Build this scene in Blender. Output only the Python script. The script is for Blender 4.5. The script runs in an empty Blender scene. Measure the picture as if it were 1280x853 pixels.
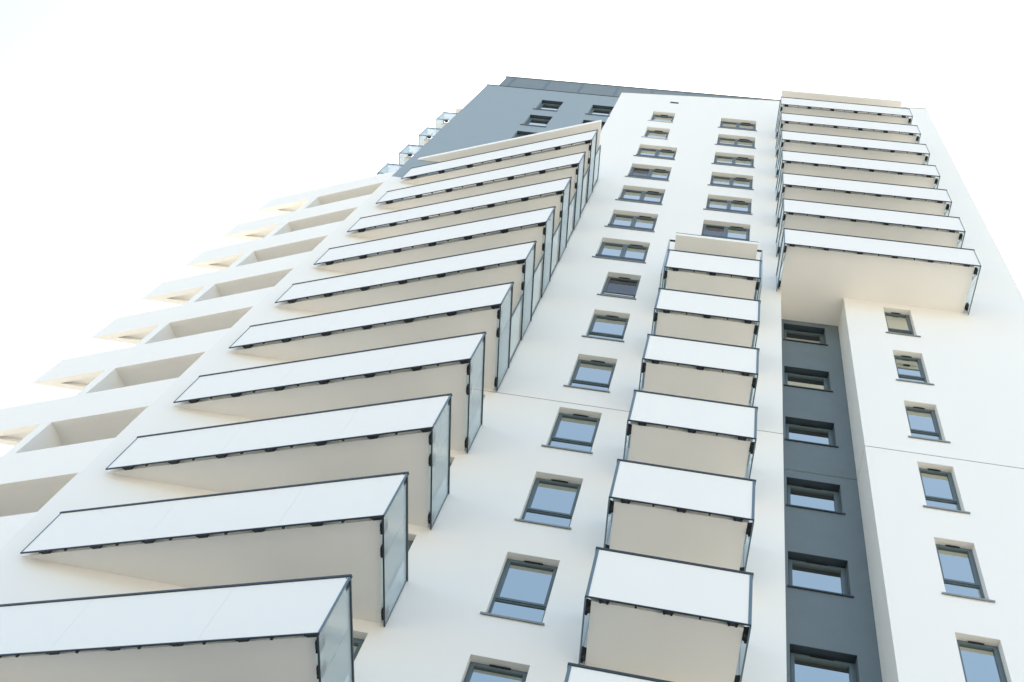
import bpy, math, random
from mathutils import Vector, Matrix
random.seed(4)
D = bpy.data
sc = bpy.context.scene
col = sc.collection
H = 3.0                                  # storey height
GZ = -12.0                               # ground level

# ------------------------------------------------------------------ camera
cam_d = D.cameras.new('camera'); cam = D.objects.new('camera', cam_d); col.objects.link(cam)
R = (0.97622485, -0.04303452, 0.21244547)
U = (-0.13286269, -0.89319363, 0.4295959)
F = (-0.17126749, 0.44760827, 0.8776755)
cam.matrix_world = Matrix(((R[0], U[0], -F[0], 0.619), (R[1], U[1], -F[1], -13.444), (R[2], U[2], -F[2], -10.415), (0, 0, 0, 1)))
cam_d.sensor_width = 36; cam_d.lens = 36 * 1351.71 / 1280; cam_d.clip_start = .1; cam_d.clip_end = 6000
sc.camera = cam

# ------------------------------------------------------------------ light
SUN_EL = math.radians(56); SUN_AZ = math.radians(14)     # azimuth clockwise from +Y (sun stands behind the tower)
w = D.worlds.new('World'); sc.world = w; w.use_nodes = True
nt = w.node_tree; bg = nt.nodes['Background']
sky = nt.nodes.new('ShaderNodeTexSky'); sky.sky_type = 'NISHITA'; sky.sun_disc = False
sky.sun_elevation = SUN_EL; sky.sun_rotation = SUN_AZ; sky.air_density = 0.75; sky.dust_density = 2.6; sky.ozone_density = 0.3
nt.links.new(sky.outputs[0], bg.inputs[0]); bg.inputs[1].default_value = 0.15
sl = D.lights.new('sun', 'SUN'); sl.energy = 2.6; sl.angle = math.radians(.5); sl.color = (1, .97, .92)
so = D.objects.new('sun', sl); col.objects.link(so)
sd = Vector((math.sin(SUN_AZ) * math.cos(SUN_EL), math.cos(SUN_AZ) * math.cos(SUN_EL), math.sin(SUN_EL)))
so.rotation_euler = sd.to_track_quat('Z', 'Y').to_euler(); so.location = sd * 100
sc.view_settings.view_transform = 'Standard'; sc.view_settings.look = 'None'
sc.view_settings.exposure = 1.94; sc.view_settings.gamma = 1.0
sc.view_settings.use_white_balance = True; sc.view_settings.white_balance_temperature = 7500; sc.view_settings.white_balance_tint = 3   # the camera's daylight white balance
sc.cycles.max_bounces = 10; sc.cycles.diffuse_bounces = 6; sc.cycles.transparent_max_bounces = 16

# ------------------------------------------------------------------ materials
def mat(name, base, rough=.6, metal=0, bump=0, bscale=200, var=0, vscale=.6, ior=1.45, streak=0):
    m = D.materials.new(name); m.use_nodes = True; n = m.node_tree; p = n.nodes['Principled BSDF']
    p.inputs['Roughness'].default_value = rough; p.inputs['Metallic'].default_value = metal; p.inputs['IOR'].default_value = ior
    p.inputs['Base Color'].default_value = (*base, 1)
    tc = n.nodes.new('ShaderNodeTexCoord')
    if var:
        no = n.nodes.new('ShaderNodeTexNoise'); no.inputs['Scale'].default_value = vscale; no.inputs['Detail'].default_value = 6; no.inputs['Roughness'].default_value = .6
        if streak:
            mp = n.nodes.new('ShaderNodeMapping'); mp.inputs['Scale'].default_value = (1, 1, 1 / streak)
            n.links.new(tc.outputs['Object'], mp.inputs[0]); n.links.new(mp.outputs[0], no.inputs[0])
        else:
            n.links.new(tc.outputs['Object'], no.inputs[0])
        mx = n.nodes.new('ShaderNodeMix'); mx.data_type = 'RGBA'
        mx.inputs[6].default_value = (*[c * (1 - var) for c in base], 1); mx.inputs[7].default_value = (*[min(1, c * (1 + var)) for c in base], 1)
        n.links.new(no.outputs[0], mx.inputs[0]); n.links.new(mx.outputs[2], p.inputs['Base Color'])
    if bump:
        b = n.nodes.new('ShaderNodeBump'); b.inputs['Strength'].default_value = bump; b.inputs['Distance'].default_value = .004
        n2 = n.nodes.new('ShaderNodeTexNoise'); n2.inputs['Scale'].default_value = bscale; n2.inputs['Detail'].default_value = 3
        n.links.new(tc.outputs['Object'], n2.inputs[0]); n.links.new(n2.outputs[0], b.inputs['Height']); n.links.new(b.outputs[0], p.inputs['Normal'])
    return m
M = dict(
    white=mat('white_render', (.81, .795, .755), .85, bump=.35, bscale=140, var=.022, vscale=.35, streak=4),
    panel=mat('white_laminate', (.80, .79, .745), .5, var=.01, vscale=.8),
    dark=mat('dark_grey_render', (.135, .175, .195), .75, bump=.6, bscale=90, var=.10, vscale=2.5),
    dark_glare=mat('dark_render_with_glare', (.27, .33, .36), .7, bump=.4, bscale=90, var=.06, vscale=1.2, streak=.12),  # upper dark wall: stronger light and veiling glare mixed into its colour
    frame=mat('anthracite_frame', (.10, .14, .155), .42, var=.08, vscale=3),
    pale_steel=mat('pale_grey_steel', (.42, .49, .52), .4, metal=.2, var=.08, vscale=4),
    steel=mat('grey_painted_steel', (.13, .185, .22), .4, metal=.2, var=.1, vscale=4),
    rail=mat('dark_rail', (.028, .045, .06), .45, var=.15, vscale=6),
    black=mat('black_bracket', (.012, .014, .016), .55, bump=.3, bscale=60),
    sill=mat('grey_metal_sill', (.22, .25, .26), .5, var=.12, vscale=5),
    psill=mat('pale_metal_sill', (.55, .58, .6), .45, var=.08, vscale=5),
    screen=mat('grey_green_metal_sheet', (.19, .225, .22), .5, metal=.3, var=.14, vscale=.9),
    joint=mat('joint_sealant', (.33, .35, .35), .8),
    floor_layer=mat('added_grey_floor', (.24, .235, .23), .7, var=.08, vscale=3),  # for the unseen loggia floor layer, greyed to bounce less light
    pane_dark=mat('clear_dark_glass', (.018, .022, .022), .03, ior=1.9),
    blind=mat('grey_blind', (.3, .31, .3), .8),
    pane=mat('coated_window_glass', (.60, .65, .605), .02, metal=1, bump=.02, bscale=3),
    ground=mat('pale_paving', (.29, .275, .255), .9, bump=.3, bscale=8, var=.14, vscale=.15),
    roof=mat('roof_gravel', (.3, .3, .29), .9, var=.1),
)
def glass_mat(name, tint, fac, gl):
    m = D.materials.new(name); m.use_nodes = True; n = m.node_tree; n.nodes.clear()
    o = n.nodes.new('ShaderNodeOutputMaterial'); t = n.nodes.new('ShaderNodeBsdfTransparent'); t.inputs[0].default_value = (.93, .97, .96, 1)
    d = n.nodes.new('ShaderNodeBsdfDiffuse'); d.inputs[0].default_value = (*tint, 1)
    g = n.nodes.new('ShaderNodeBsdfGlossy'); g.inputs[0].default_value = (.9, .95, 1, 1); g.inputs['Roughness'].default_value = .05
    fr = n.nodes.new('ShaderNodeFresnel'); fr.inputs[0].default_value = gl
    a = n.nodes.new('ShaderNodeMixShader'); a.inputs[0].default_value = fac; b = n.nodes.new('ShaderNodeMixShader')
    tr = n.nodes.new('ShaderNodeBsdfTranslucent'); tr.inputs[0].default_value = (*tint, 1)
    c = n.nodes.new('ShaderNodeMixShader'); c.inputs[0].default_value = .45
    n.links.new(d.outputs[0], c.inputs[1]); n.links.new(tr.outputs[0], c.inputs[2])
    n.links.new(t.outputs[0], a.inputs[1]); n.links.new(c.outputs[0], a.inputs[2])
    ge = n.nodes.new('ShaderNodeNewGeometry'); iv = n.nodes.new('ShaderNodeMath'); iv.operation = 'SUBTRACT'; iv.inputs[0].default_value = 1
    mu = n.nodes.new('ShaderNodeMath'); mu.operation = 'MULTIPLY'
    n.links.new(ge.outputs['Backfacing'], iv.inputs[1]); n.links.new(iv.outputs[0], mu.inputs[0]); n.links.new(fr.outputs[0], mu.inputs[1]); n.links.new(mu.outputs[0], b.inputs[0]); n.links.new(a.outputs[0], b.inputs[1]); n.links.new(g.outputs[0], b.inputs[2])
    n.links.new(b.outputs[0], o.inputs[0]); return m
M['glass'] = glass_mat('satin_balustrade_glass', (.66, .73, .745), .42, 1.35)
M['glass_opal'] = glass_mat('opal_balustrade_glass', (.74, .81, .83), .6, 1.25)
M['glass_pale'] = glass_mat('pale_balustrade_glass', (.88, .92, .93), .42, 1.2)

# ------------------------------------------------------------------ mesh helpers
class MB:
    def __init__(s): s.v = []; s.f = []; s.m = []
    def add(s, vs, fs, mi=0):
        o = len(s.v); s.v += [tuple(v) for v in vs]; s.f += [tuple(i + o for i in f) for f in fs]; s.m += [mi] * len(fs); return s
    def box(s, x0, x1, y0, y1, z0, z1, mi=0):
        return s.prism([(x0, y0), (x1, y0), (x1, y1), (x0, y1)], z0, z1, mi)
    def prism(s, pts, z0, z1, mi=0):
        a = sum(pts[i][0] * pts[(i + 1) % len(pts)][1] - pts[(i + 1) % len(pts)][0] * pts[i][1] for i in range(len(pts)))
        if a < 0: pts = pts[::-1]
        n = len(pts)
        vs = [(x, y, z0) for x, y in pts] + [(x, y, z1) for x, y in pts]
        fs = [tuple(range(n))[::-1], tuple(range(n, 2 * n))] + [(i, (i + 1) % n, n + (i + 1) % n, n + i) for i in range(n)]
        return s.add(vs, fs, mi)
    def bar(s, a, b, t, z0, z1, mi=0):
        """upright strip from plan point a to b, thickness t to the left-hand (inner) side"""
        d = Vector((b[0] - a[0], b[1] - a[1])).normalized(); n = Vector((-d.y, d.x)) * t
        return s.prism([a, b, (b[0] + n.x, b[1] + n.y), (a[0] + n.x, a[1] + n.y)], z0, z1, mi)
    def quad(s, a, b, c, d, mi=0): return s.add([a, b, c, d], [(0, 1, 2, 3)], mi)
    def build(s, name, mats, parent=None, bevel=0, loc=None):
        me = D.meshes.new(name); me.from_pydata(s.v, [], s.f)
        for m in (mats if isinstance(mats, (list, tuple)) else [mats]): me.materials.append(m)
        for p, mi in zip(me.polygons, s.m): p.material_index = mi
        me.update(); o = D.objects.new(name, me); col.objects.link(o)
        if parent: o.parent = parent
        if loc: o.location = loc
        if bevel:
            b = o.modifiers.new('b', 'BEVEL'); b.width = bevel; b.segments = 2; b.limit_method = 'ANGLE'
        return o
def box(name, m, parent, *a, **k): return MB().box(*a).build(name, m, parent, **k)
def inst(proto, parent, loc):
    c = proto.copy(); col.objects.link(c); c.parent = parent; c.location = loc
    for ch in proto.children:
        d = ch.copy(); col.objects.link(d); d.parent = c
    return c

# ------------------------------------------------------------------ ground
g = MB().box(-2500, 2500, -2500, 2500, GZ - .5, GZ).build('ground', M['ground']); g['kind'] = 'structure'

# ------------------------------------------------------------------ the tower
T = D.objects.new('apartment_tower', None); col.objects.link(T); T.location = (0, 0, 0)
T['label'] = 'tall white apartment tower with stacked wedge balconies, dark grey recess and dark upper corner block'
T['category'] = 'building'

CX = -12.15; EX = 10.42; FX = 2.84; BX = 4.76; RY = .98; JZ = 12.99; DZ = 28.65; WX = -5.18
A0 = (-11.543, -.192); B0 = (-4.251, -2.489)
TH = math.radians(18.57); FD = (-math.cos(TH), math.sin(TH)); FN = (math.sin(TH), math.cos(TH))
def f2(s, q=0): return (CX + FD[0] * s + FN[0] * q, FD[1] * s + FN[1] * q)

# window kinds: (x0, x1, sill, head)
narrow = (-2.612, -1.546, 1.80, 3.737); wide = (-3.215, -1.559, 1.80, 3.737); slim = (-3.20, -2.129, 1.86, 3.737)
right = (.106, 1.788, 1.84, 3.738); block = (5.916, 6.719, 1.70, 3.614); rec = (3.068, 4.339, 2.40, 3.657)
dk1 = (-8.83, -7.74, 1.90, 3.87); dk2 = (-6.255, -5.19, 1.90, 3.87)
door_w = (-6.6, -4.515, -1.60, .78); door_s = (.106, 1.788, 1.30, 3.3); door_r = (3.5, 7.4, .2, 2.35)
holes_main = []; wins = []
def W(kind, ks, spec, y=0):
    for k in ks:
        r = (spec[0], spec[1], spec[2] + H * k, spec[3] + H * k)
        wins.append((kind, r, y))
        if y == 0: holes_main.append(r)
W('narrow', range(-1, 7), narrow); W('wide', range(7, 12), wide); W('slim', (12, 13), slim)
W('right', range(7, 14), right); W('block', range(-1, 7), block); W('rec', range(-1, 7), rec, RY)
W('dk1', (11, 12, 13), dk1); W('dk2', (11, 12, 13), dk2)
W('door_w', range(0, 10), door_w); W('door_s', range(0, 7), door_s)
holes_main += [(door_r[0], door_r[1], 21.95 + door_r[2] + H * k, 21.95 + door_r[3] + H * k) for k in range(7)]
wins += [('door_r', (door_r[0], door_r[1], 21.95 + door_r[2] + H * k, 21.95 + door_r[3] + H * k), 0) for k in range(7)]

def topz(x): return 45.97 + (x + 5.16) * (48.65 - 45.97) / (10.45 + 5.16)
def wall(name, m, x0, x1, z0, z1, holes, y=0, depth=.26, joints=(), slope=False):
    mb = MB()
    hs = [h for h in holes if h[0] > x0 - .01 and h[1] < x1 + .01 and h[2] > z0 - .01 and h[3] < z1 + .01]
    xs = sorted({round(v, 4) for h in hs for v in h[:2]} | {x0, x1}); zs = sorted({round(v, 4) for h in hs for v in h[2:]} | {z0, z1} | {j + e for j in joints for e in (-.011, .011)})
    for i in range(len(xs) - 1):
        # merge vertical runs in each column
        run = None
        for j in range(len(zs) - 1):
            cx, cz = (xs[i] + xs[i + 1]) / 2, (zs[j] + zs[j + 1]) / 2
            solid = not any(h[0] < cx < h[1] and h[2] < cz < h[3] for h in hs) and not any(abs(cz - jz) < .011 for jz in joints)
            if solid and run is None: run = zs[j]
            if run is not None and (not solid or j == len(zs) - 2):
                e = zs[j + 1] if solid else zs[j]
                mb.quad((xs[i], y, run), (xs[i + 1], y, run), (xs[i + 1], y, e), (xs[i], y, e)); run = None
    if slope:
        mb.quad((x0, y, z1), (x1, y, z1), (x1, y, topz(x1)), (x0, y, topz(x0)))
        mb.quad((x0, y, topz(x0)), (x1, y, topz(x1)), (x1, y + .3, topz(x1)), (x0, y + .3, topz(x0)))
    for a, b, c, d in hs:
        Y = y + depth
        mb.quad((a, y, d), (b, y, d), (b, Y, d), (a, Y, d)); mb.quad((a, y, c), (a, Y, c), (b, Y, c), (b, y, c))
        mb.quad((a, y, c), (a, y, d), (a, Y, d), (a, Y, c)); mb.quad((b, y, c), (b, Y, c), (b, Y, d), (b, y, d))
    for jz in joints:
        mb.quad((x0, y + .012, jz - .02), (x1, y + .012, jz - .02), (x1, y + .012, jz + .02), (x0, y + .012, jz + .02), 1)
    return mb.build(name, [m, M['joint']], T)

SO = 21.95                                # soffit level of the lowest right-hand balcony
wall('white_wall', M['white'], CX, -8.0, GZ, DZ, holes_main)
wall('white_wall', M['white'], -8.0, FX, GZ, DZ, holes_main, joints=(JZ,))
wall('white_wall', M['white'], WX, FX, DZ, 44.9, holes_main, slope=True)
wall('white_wall', M['white'], BX, EX, GZ, SO, holes_main, joints=(JZ,))
wall('white_wall', M['white'], FX, EX, SO, 44.9, holes_main, slope=True)
wall('dark_wall', M['dark_glare'], CX, WX, DZ, 44.88, holes_main, y=.006)
wall('recess_wall', M['dark'], FX, BX, GZ, SO, [w_[1] for w_ in wins if w_[0] == 'rec'], y=RY, depth=.32, joints=(JZ,))
rv = MB()                                 # cheeks of the recess and the edge of the white block over the dark one
for z0, z1 in ((GZ, JZ - .011), (JZ + .011, SO)):
    rv.quad((FX, 0, z0), (FX, RY, z0), (FX, RY, z1), (FX, 0, z1)); rv.quad((BX, RY, z0), (BX, 0, z0), (BX, 0, z1), (BX, RY, z1))
for x, e in ((FX, -.012), (BX, .012)):
    rv.quad((x + e, 0, JZ - .02), (x + e, RY, JZ - .02), (x + e, RY, JZ + .02), (x + e, 0, JZ + .02), 1)
rv.quad((FX, 0, SO), (BX, 0, SO), (BX, RY, SO), (FX, RY, SO))
rv.build('recess_cheek', [M['white'], M['joint']], T)
e = MB(); e.box(WX, WX + .02, .002, .3, 44.9, topz(WX)); e.quad((WX, 0, 44.8), (WX, .3, 44.8), (WX, .3, topz(WX)), (WX, 0, topz(WX))); e.build('parapet_end', M['white'], T)
# outer sides, back, roofs
BY = 19.0
SX = -15.28
b = MB(); b.quad((EX, 0, GZ), (EX, BY, GZ), (EX, BY, 45), (EX, 0, 45)); b.add([(EX, 0, 45), (EX, .3, 45), (EX, .3, topz(EX)), (EX, 0, topz(EX))], [(0, 1, 2, 3)])
b.quad((EX, BY, GZ), (SX, BY, GZ), (SX, BY, 45), (EX, BY, 45))
b.quad((SX + .02, BY, GZ), (SX + .02, 1.12, GZ), (SX + .02, 1.12, 29.44), (SX + .02, BY, 29.44))
b.build('outer_wall', M['white'], T)
b = MB(); b.quad((CX, BY, 28), (CX, 0.006, 28.65), (CX, 0.006, 44.88), (CX, BY, 44.88)); b.build('side_wall', M['dark_glare'], T)
MB().box(CX + .05, EX - .05, .3, BY - .05, 44.3, 44.6).build('roof', M['roof'], T)
b = MB(); b.prism([(CX - .01, .3), (CX - .01, BY - .1), (SX + .05, BY - .1), (SX + .05, 1.3)], 28.9, 29.2); b.build('roof', M['roof'], T)
# copings
c = MB(); c.box(CX - .03, WX, -.03, .33, 44.88, 44.92); c.build('coping', M['frame'], T)
c = MB(); x0, x1 = WX - .02, EX + .03
c.add([(x0, -.03, topz(x0)), (x1, -.03, topz(x1)), (x1, .33, topz(x1)), (x0, .33, topz(x0)), (x0, -.03, topz(x0) + .05), (x1, -.03, topz(x1) + .05), (x1, .33, topz(x1) + .05), (x0, .33, topz(x0) + .05)],
      [(0, 3, 2, 1), (4, 5, 6, 7), (0, 1, 5, 4), (2, 3, 7, 6), (1, 2, 6, 5), (3, 0, 4, 7)]); c.build('coping', M['sill'], T)
# metal screen on the roof, behind the parapets: separate sheets with posts between
xs = [-11.95, -11.41, -9.48, -7.60, -5.68, -3.79, -1.9, 0., 1.9, 3.8, 5.7]
for i in range(len(xs) - 1):
    a, b_ = xs[i] + .05, xs[i + 1] - .05
    za, zb = 48.60 + (a + 12) * .028, 48.60 + (b_ + 12) * .028
    s = MB(); s.quad((a, .36, 44.7), (b_, .36, 44.7), (b_, .36, zb), (a, .36, za)); s.quad((a, .38, 44.7), (a, .38, za), (b_, .38, zb), (b_, .38, 44.7))
    o = s.build('roof_screen_panel', M['screen'], T)
for i, x in enumerate(xs[1:]):
    zt = 48.58 + (x + 12) * .028
    box('screen_post', M['frame'], T, x - .055, x + .055, .34, .40, 44.7, zt)
s = MB(); zt0, zt1 = 48.6, 48.6 + 17.7 * .028
s.add([(-11.97, .33, zt0), (5.7, .33, zt1), (5.7, .42, zt1), (-11.97, .42, zt0), (-11.97, .33, zt0 + .06), (5.7, .33, zt1 + .06), (5.7, .42, zt1 + .06), (-11.97, .42, zt0 + .06)],
      [(0, 3, 2, 1), (4, 5, 6, 7), (0, 1, 5, 4), (2, 3, 7, 6), (1, 2, 6, 5), (3, 0, 4, 7)]); s.build('screen_top_rail', M['frame'], T)
# small vent high on the white wall
v = MB().box(-2.56, -2.13, -.012, .02, 44.68, 44.95).build('wall_vent', M['steel'], T)
for i in range(3): box('louvre', M['rail'], v, -2.53, -2.16, -.024, -.013, 44.73 + i * .07, 44.76 + i * .07)

# ------------------------------------------------------------------ windows
def frame_bars(mb, x0, x1, z0, z1, t, y0, y1, mi=0):
    mb.box(x0, x1, y0, y1, z0, z0 + t, mi); mb.box(x0, x1, y0, y1, z1 - t, z1, mi)
    mb.box(x0, x0 + t, y0, y1, z0 + t, z1 - t, mi); mb.box(x1 - t, x1, y0, y1, z0 + t, z1 - t, mi)
def make_window(kind, w_, h):
    """origin at the lower left corner of the opening, wall face at y=0"""
    d = .17 if kind != 'rec' else .21
    f = MB(); frame_bars(f, 0, w_, 0, h, .045, d, d + .09)
    subs = []
    def pane(x0, x1, z0, z1, y=None): subs.append(box('pane', M['pane'], None, x0, x1, (d + .035) if y is None else y, (d + .05) if y is None else y + .015, z0, z1))
    def sash(x0, x1, z0, z1, t=.055):
        m = MB(); frame_bars(m, x0, x1, z0, z1, t, d - .012, d + .06); subs.append(m.build('sash', M['frame'], None))
        pane(x0 + t, x1 - t, z0 + t, z1 - t, d + .03)
    if kind in ('narrow', 'block'):
        tz = h * .355
        f.box(.045, w_ - .045, d + .01, d + .09, tz - .02, tz + .005)
        sash(.038, w_ - .038, tz + .01, h - .038); pane(.045, w_ - .045, .045, tz - .02)
    elif kind in ('wide', 'right'):
        tz = h * .2
        f.box(.06, w_ - .06, d, d + .09, tz - .03, tz + .03); f.box(w_ / 2 - .03, w_ / 2 + .03, d, d + .09, tz + .03, h - .06)
        subs.append(box('lower_pane', M['pane'], None, .045, w_ - .045, d + .03, d + .05, .045, tz - .03))
        subs.append(box('guard_board', M['rail'], None, .002, w_ - .002, -.004, .02, .09, .33))
        sash(.05, w_ / 2 - .015, tz + .02, h - .05, .065); sash(w_ / 2 + .015, w_ - .05, tz + .02, h - .05, .065)
    elif kind in ('door_w', 'door_s', 'door_r'):
        n = 3 if kind == 'door_r' else 2
        for i in range(n): sash(.05 + (w_ - .1) * i / n, .05 + (w_ - .1) * (i + 1) / n, .05, h - .05, .08)
    else:
        sash(.05, w_ - .05, .05, h - .05, .07)
    if kind in ('narrow', 'block', 'slim', 'rec'): vx = (w_ * .33, w_ * .69)
    elif kind in ('wide', 'right'): vx = (w_ * .58, w_ * .86)
    else: vx = None
    if vx:
        m = MB(); m.box(vx[0], vx[1], d - .035, d - .002, h - .042, h - .012); m.box(vx[0] + .05, vx[1] - .05, d - .045, d - .035, h - .046, h - .022)
        subs.append(m.build('trickle_vent', M['black'], None, bevel=.006))
    if not kind.startswith('door'):
        sm = {'slim': M['psill'], 'rec': M['rail'], 'dk1': M['frame'], 'dk2': M['frame']}.get(kind, M['sill'])
        m = MB(); m.box(-.09 if kind not in ('rec',) else -.03, w_ + (.05 if kind != 'block' else .09), -.04, d - .01, .002, .022)
        m.box(-.09 if kind not in ('rec',) else -.03, w_ + (.05 if kind != 'block' else .09), -.04, -.032, -.022, .002); subs.append(m.build('sill', sm, None))
        if kind in ('dk1', 'dk2'): subs.append(box('inner_sill', M['psill'], None, .06, w_ - .06, d - .03, d + .03, .03, .22))
    if kind in ('rec', 'dk1', 'dk2'):
        m = MB(); m.box(.002, w_ - .002, .004, d + .01, h - .014, h - .002); subs.append(m.build('head_strip', M['rail'], None))  # thin dark strip across the underside of the opening head
    o = f.build('window' if not kind.startswith('door') else 'balcony_door', M['frame'], None)
    for s_ in subs: s_.parent = o
    return o
protos = {}
for kind, r, y in wins:
    if kind not in protos:
        p = make_window(kind, r[1] - r[0], r[3] - r[2]); p.parent = T; p.location = (r[0], y, r[2]); protos[kind] = p
    else:
        p = inst(protos[kind], T, (r[0], y, r[2]))
    # three windows stand dark, without the bright sky reflection
    k_ = round((r[2] - 1.8) / H)
    if (kind, k_) in (('narrow', 6), ('wide', 10), ('right', 8)):
        pn = [c_ for c_ in p.children if c_.name.startswith('pane')]
        for c_ in (pn if kind == 'narrow' else pn[:1]):
            c_.data = c_.data.copy(); c_.data.materials[0] = M['pane_dark']
        if kind == 'narrow': box('open_sash_bar', M['psill'], p, .07, r[1] - r[0] - .07, .10, .13, .42, .47)

# ------------------------------------------------------------------ balconies
def bracket(mb, x, y, nx, ny, z, w_=.30, gap=.11):
    """black clamp under the panel foot: a tapered block. (nx,ny) points outwards, origin on the slab face"""
    tx, ty = -ny, nx
    def P(a, o, zz): return (x + tx * a + nx * o, y + ty * a + ny * o, zz)
    h0, h1 = w_ / 2, w_ * .36
    vs = [P(-h0, gap, z - .06), P(h0, gap, z - .06), P(h1, .0, z - .02), P(-h1, .0, z - .02), P(-h0, gap, z + .14), P(h0, gap, z + .14), P(h1, .0, z + .14), P(-h1, .0, z + .14)]
    mb.add(vs, [(0, 1, 2, 3), (4, 7, 6, 5), (0, 4, 5, 1), (1, 5, 6, 2), (2, 6, 7, 3), (3, 7, 4, 0)])
    for a in (-.06, .06):
        mb.add([P(a - .02, gap - .02, z - .085), P(a + .02, gap - .02, z - .085), P(a + .02, gap - .06, z - .085), P(a - .02, gap - .06, z - .085), P(a - .02, gap - .02, z - .04), P(a + .02, gap - .02, z - .04), P(a + .02, gap - .06, z - .04), P(a - .02, gap - .06, z - .04)],
               [(0, 1, 2, 3), (0, 4, 5, 1), (1, 5, 6, 2), (2, 6, 7, 3), (3, 7, 4, 0)])

def run_of_panels(parent, a, b, z0, z1, cuts, m, name, t=.012, gap=.008, rail_m=None, foot=.018, posts=None, edge=.028, rm='rail', sm='steel'):
    """balustrade from plan point a to b (outer face, inner side is to the left of a->b)"""
    d = Vector((b[0] - a[0], b[1] - a[1])); L = d.length; d.normalize()
    P = lambda s, q=0: (a[0] + d.x * s - d.y * q, a[1] + d.y * s + d.x * q)
    cs = [0] + list(cuts) + [L]
    for i in range(len(cs) - 1):
        s0 = cs[i] + (gap / 2 if i else edge * .6); s1 = cs[i + 1] - (gap / 2 if i < len(cs) - 2 else edge * .6)
        mb = MB().bar(P(s0, .006), P(s1, .006), t, z0 + foot, z1 - .05); mb.build(name, m, parent)
    r = MB(); r.bar(P(-.012, -.014), P(L + .012, -.014), .055, z1 - .045, z1); r.bar(P(0, .02), P(L, .02), .03, z1 - .085, z1 - .045, 1)
    r.build('top_rail', [M[rm], M[sm]], parent)
    r = MB(); r.bar(P(0, -.004), P(L, -.004), .03, z0, z0 + foot); 
    for s0 in (0, L - edge): r.bar(P(s0, -.002), P(s0 + edge, -.002), .03, z0 + foot, z1 - .045, 1)
    r.build('bottom_rail', [M[rm], M[sm]], parent)
    if posts:
        for s0 in posts: MB().bar(P(s0 - .03, .05), P(s0 + .03, .05), .05, z0 + .02, z1 - .05).build('post', M['steel'], parent)
    return P

dl = math.hypot(B0[0] - A0[0], B0[1] - A0[1]); dx, dy = (B0[0] - A0[0]) / dl, (B0[1] - A0[1]) / dl
def wedge_slab(z0, z1, off=.15):
    x1 = -4.37; ax = A0[0] - dy * off; ay = A0[1] + dx * off
    xl = ax - ay / dy * dx if dy else ax
    yr = ay + (x1 - ax) / dx * dy
    return MB().prism([(xl, -.001), (x1, yr), (x1, -.001)], z0, z1), yr
def make_wedge():
    mb, yr = wedge_slab(-1.92, -1.66); o = mb.build('balcony', M['white'], T)
    run_of_panels(o, A0, B0, -2.036, -.665, (2.80, 5.56), M['panel'], 'front_panel', gap=.004)
    for i in range(7):
        s = .46 + 1.163 * i; m = MB(); off = .15
        bracket(m, A0[0] + dx * s - dy * off, A0[1] + dy * s + dx * off, dy, -dx, -1.91, w_=.24, gap=.135); m.build('bracket', M['black'], o)
    m = MB()
    for i in range(7):
        s = 1.04 + 1.163 * i
        if s < dl - .1:
            px, py = A0[0] + dx * s - dy * .03, A0[1] + dy * s + dx * .03; m.box(px - .02, px + .02, py - .02, py + .02, -2.06, -2.0)
    m.build('foot_bolts', M['black'], o)['kind'] = 'stuff'
    # glazed side
    run_of_panels(o, (-4.262, -2.47), (-4.262, -.04), -2.036, -.665, (.93,), M['glass'], 'side_glass', gap=.02, edge=.035)
    m = MB(); m.prism([(-4.30, -2.44), (-4.266, -2.44), (-4.266, -2.30), (-4.30, -2.36)], -.85, -.71); m.build('corner_plate', M['black'], o)
    for y in (-2.12, -1.62, -.22):
        m = MB(); bracket(m, -4.37, y, 1, 0, -1.90, w_=.2, gap=.09); m.build('bracket', M['black'], o)
    return o
def add_screen(o):
    """tall glazed wind screen between this balcony's floor and the slab above"""
    m = MB(); frame_bars_yz(m, -4.32, -1.42, -.03, -1.65, 1.07); f = m.build('wind_screen', M['steel'], o)
    MB().box(-4.312, -4.302, -1.38, -.06, -1.6, 1.03).build('screen_glass', M['glass_pale'], o)
def frame_bars_yz(m, x, y0, y1, z0, z1, t=.045, d=.04):
    m.box(x, x + d, y0, y0 + t, z0, z1); m.box(x, x + d, y1 - t, y1, z0, z1); m.box(x, x + d, y0 + t, y1 - t, z1 - t, z1); m.box(x, x + d, y0 + t, y1 - t, z0, z0 + t)
w0 = make_wedge(); w0['label'] = 'wedge shaped balcony with white front panels and glazed side'; w0.location = (0, 0, 0)
for k in range(1, 5): inst(w0, T, (0, 0, H * k))
w5 = inst(w0, T, (0, 0, H * 5)); add_screen(w5)
for k in range(6, 11): inst(w5, T, (0, 0, H * k))
mb, yr = wedge_slab(31.08, 31.36, .1); mb.build('balcony_roof', M['white'], T)
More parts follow.
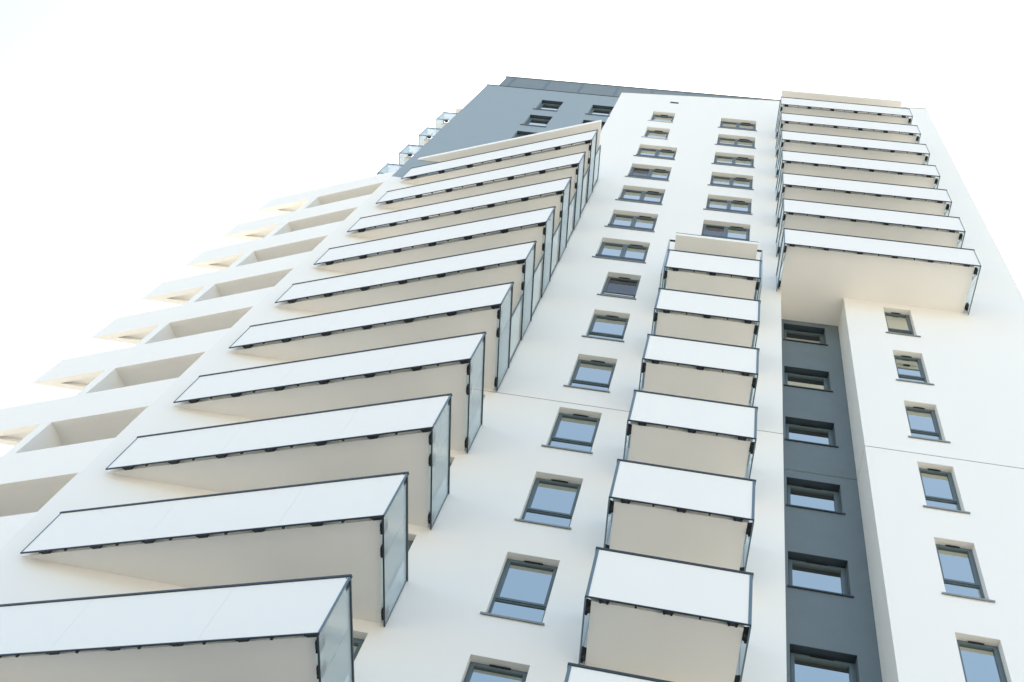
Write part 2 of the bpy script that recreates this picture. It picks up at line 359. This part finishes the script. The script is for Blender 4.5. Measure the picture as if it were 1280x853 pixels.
# drip profile on the roof edge
def rect_balcony(name, x0, x1, y0, zs, zt, z0, z1, brs, gapx=.075, gapy=.12, frame=.05, glass='glass', side_br=(.35,), x_panels=()):
    o = MB().box(x0 + gapx, x1 - gapx, y0 + gapy, -.001, zs, zt).build(name, M['white'], T)
    run_of_panels(o, (x0, y0), (x1, y0), z0, z1, x_panels, M['panel'], 'front_panel', edge=frame)
    for x in brs:
        m = MB(); bracket(m, x, y0 + gapy, 0, -1, zs + .01, w_=.2, gap=gapy - .02); m.build('bracket', M['black'], o)
    m = MB()
    for i in range(len(brs) - 1):
        x = (brs[i] + brs[i + 1]) / 2; m.box(x - .018, x + .018, y0 + .02, y0 + .055, z0 - .02, z0 + .02)
    m.build('foot_bolts', M['black'], o)['kind'] = 'stuff'
    run_of_panels(o, (x1, y0 + .03), (x1, -.04), z0, z1, (), M[glass], 'side_glass', edge=.04, rm='steel', sm='pale_steel')
    run_of_panels(o, (x0, -.04), (x0, y0 + .03), z0, z1, (), M[glass], 'side_glass', edge=.04, rm='steel', sm='pale_steel')
    for s in (-1, 1):
        X = x0 + gapx if s < 0 else x1 - gapx
        for y in (y0 + .3, -.18):
            m = MB(); bracket(m, X, y, s, 0, zs + .01, w_=.2, gap=gapx - .012); m.build('bracket', M['black'], o)
        m = MB()        # diagonal brace of the side frame
        xx = X + s * .015
        ya, yb, za, zb = y0 + .3, -.18, z0 + .05, z1 - .1
        m.add([(xx, ya, za), (xx, ya + .07, za), (xx, yb, zb), (xx, yb - .07, zb), (xx + s * .02, ya, za), (xx + s * .02, ya + .07, za), (xx + s * .02, yb, zb), (xx + s * .02, yb - .07, zb)],
              [(0, 1, 2, 3), (4, 7, 6, 5), (0, 4, 5, 1), (1, 5, 6, 2), (2, 6, 7, 3), (3, 7, 4, 0)]); m.build('brace', M['pale_steel'], o)
    return o
s0 = rect_balcony('balcony', -.727, 2.032, -1.544, .99, 1.25, .94, 2.316, (-.40, .67, 1.735), gapx=.11, gapy=.12, frame=.055)
s0['label'] = 'small rectangular balcony with one white front panel in a grey frame'
for k in range(1, 7): inst(s0, T, (0, 0, H * k))
# canopy above the small balconies, with side screens
cn = MB().box(-.62, 1.93, -1.40, -.001, 22.03, 22.20).build('balcony_roof', M['white'], T)
MB().box(-.63, 1.94, -1.41, -1.385, 22.20, 22.225).build('edge_trim', M['frame'], cn)
for x in (-.82, 2.07):
    m = MB(); frame_bars_yz(m, x, -1.20, -.03, 19.25, 22.1); sc_ = m.build('wind_screen', M['pale_steel'], T)
    MB().box(x + .012, x + .022, -1.16, -.07, 19.3, 22.05).build('screen_glass', M['glass_pale'], sc_)
    xb = (x + .03, -.62) if x < 0 else (1.93, x + .02)
    box('bracket', M['black'], sc_, xb[0], xb[1], -1.2, -1.15, 22.05, 22.10)

r0 = rect_balcony('balcony', 2.692, 8.434, -1.655, 21.95, 22.20, 21.708, 23.058, (2.95, 3.97, 4.98, 6.01, 7.05, 8.09), gapx=.11, gapy=.165, frame=.022, glass='glass_pale')
r0['label'] = 'long rectangular balcony with white front panels on the right of the tower'
for k in range(1, 7): inst(r0, T, (0, 0, H * k))
MB().box(2.78, 8.33, -1.53, -.001, 42.93, 43.16).build('balcony_roof', M['white'], T)

# balconies on the hidden left side, seen past the dark corner
def left_balcony(k):
    z = H * k
    o = MB().box(-13.30, CX, .95, 4.2, z - 1.92, z - 1.68).build('balcony', M['white'], T)
    run_of_panels(o, (-13.52, .7), (CX - .02, .7), z - 2.036, z - .70, (), M['glass_opal'], 'front_glass', edge=.04, rm='steel', sm='pale_steel')
    run_of_panels(o, (-13.52, 4.2), (-13.52, .73), z - 2.036, z - .70, (1.7,), M['glass_opal'], 'side_glass', edge=.04, rm='steel', sm='pale_steel')
    for x in (-13.05,):
        m = MB(); bracket(m, x, .86, 0, -1, z - 1.91, w_=.16, gap=.14); m.build('bracket', M['black'], o)
    return o
lb = left_balcony(11); lb['label'] = 'glass fronted balcony past the dark corner'
for k in (1, 2, 3): inst(lb, T, (0, 0, H * k))
MB().box(-13.3, CX, .9, 4.2, 42.85, 43.05).build('balcony_roof', M['white'], T)

# ------------------------------------------------------------------ angled wing with loggias
tip = f2(5.836); TY = tip[1]
def loggia():
    za, zb = .96, 2.44
    t = .15; m = MB()
    # parapet band: front strip from the corner to the tip, return strip along the back edge
    ri = f2(0, t); fi = ((TY - t) - ri[1]) / FD[1]; inn = (ri[0] + FD[0] * fi, TY - t)
    m.prism([f2(0.0), tip, inn, ri], za, zb)
    m.prism([tip, (SX, TY), (SX, TY - t), inn], za, zb)
    o = m.build('loggia', M['white'], T)
    s = MB(); s.prism([f2(.02, t - .01), (inn[0] + .02, inn[1]), (SX, TY - .16), (SX, 3.2), (CX, 3.2), (CX, .3)], za + .14, za + .42)
    s.prism([f2(.02, t - .02), f2(3.2, t - .02), f2(3.2, 2.2), (CX, 2.2)], za + .012, za + .15)
    s.build('floor_slab', M['white'], o)
    s = MB(); s.prism([f2(.05, t + .01), (inn[0] + .06, inn[1]-.01), (SX, TY - .165), (SX, 1.9), (CX - .1, 1.7), (CX - .1, .3)], za + .425, za + .44); s.build('added_floor_layer', M['floor_layer'], o)  # unseen grey layer added to weaken light bounced onto the soffit above
    c = MB().bar(tip, f2(0), .19, zb, zb + .02); c.build('coping', M['panel'], o)
    return o
l0 = loggia(); l0['label'] = 'angled loggia with solid white parapet and pointed outer corner'
for k in range(-4, 10):
    if k: inst(l0, T, (0, 0, H * k))
p = MB(); p.prism([f2(2.96, .004), f2(3.3, .004), f2(3.3, 2.3), f2(2.96, 2.3)], GZ, 29.4); p.build('pier', M['white'], T)
p = MB(); p.prism([(CX + .004, .003), f2(.065, .003), f2(.065, 2.3), (CX + .06, 2.3)], GZ, 28.6); p.build('pier', M['white'], T)
p = MB(); p.quad((SX, 2.0, GZ), (CX, 1.75, GZ), (CX, 1.75, 29), (SX, 2.0, 29)); p.build('loggia_back_wall', M['white'], T)
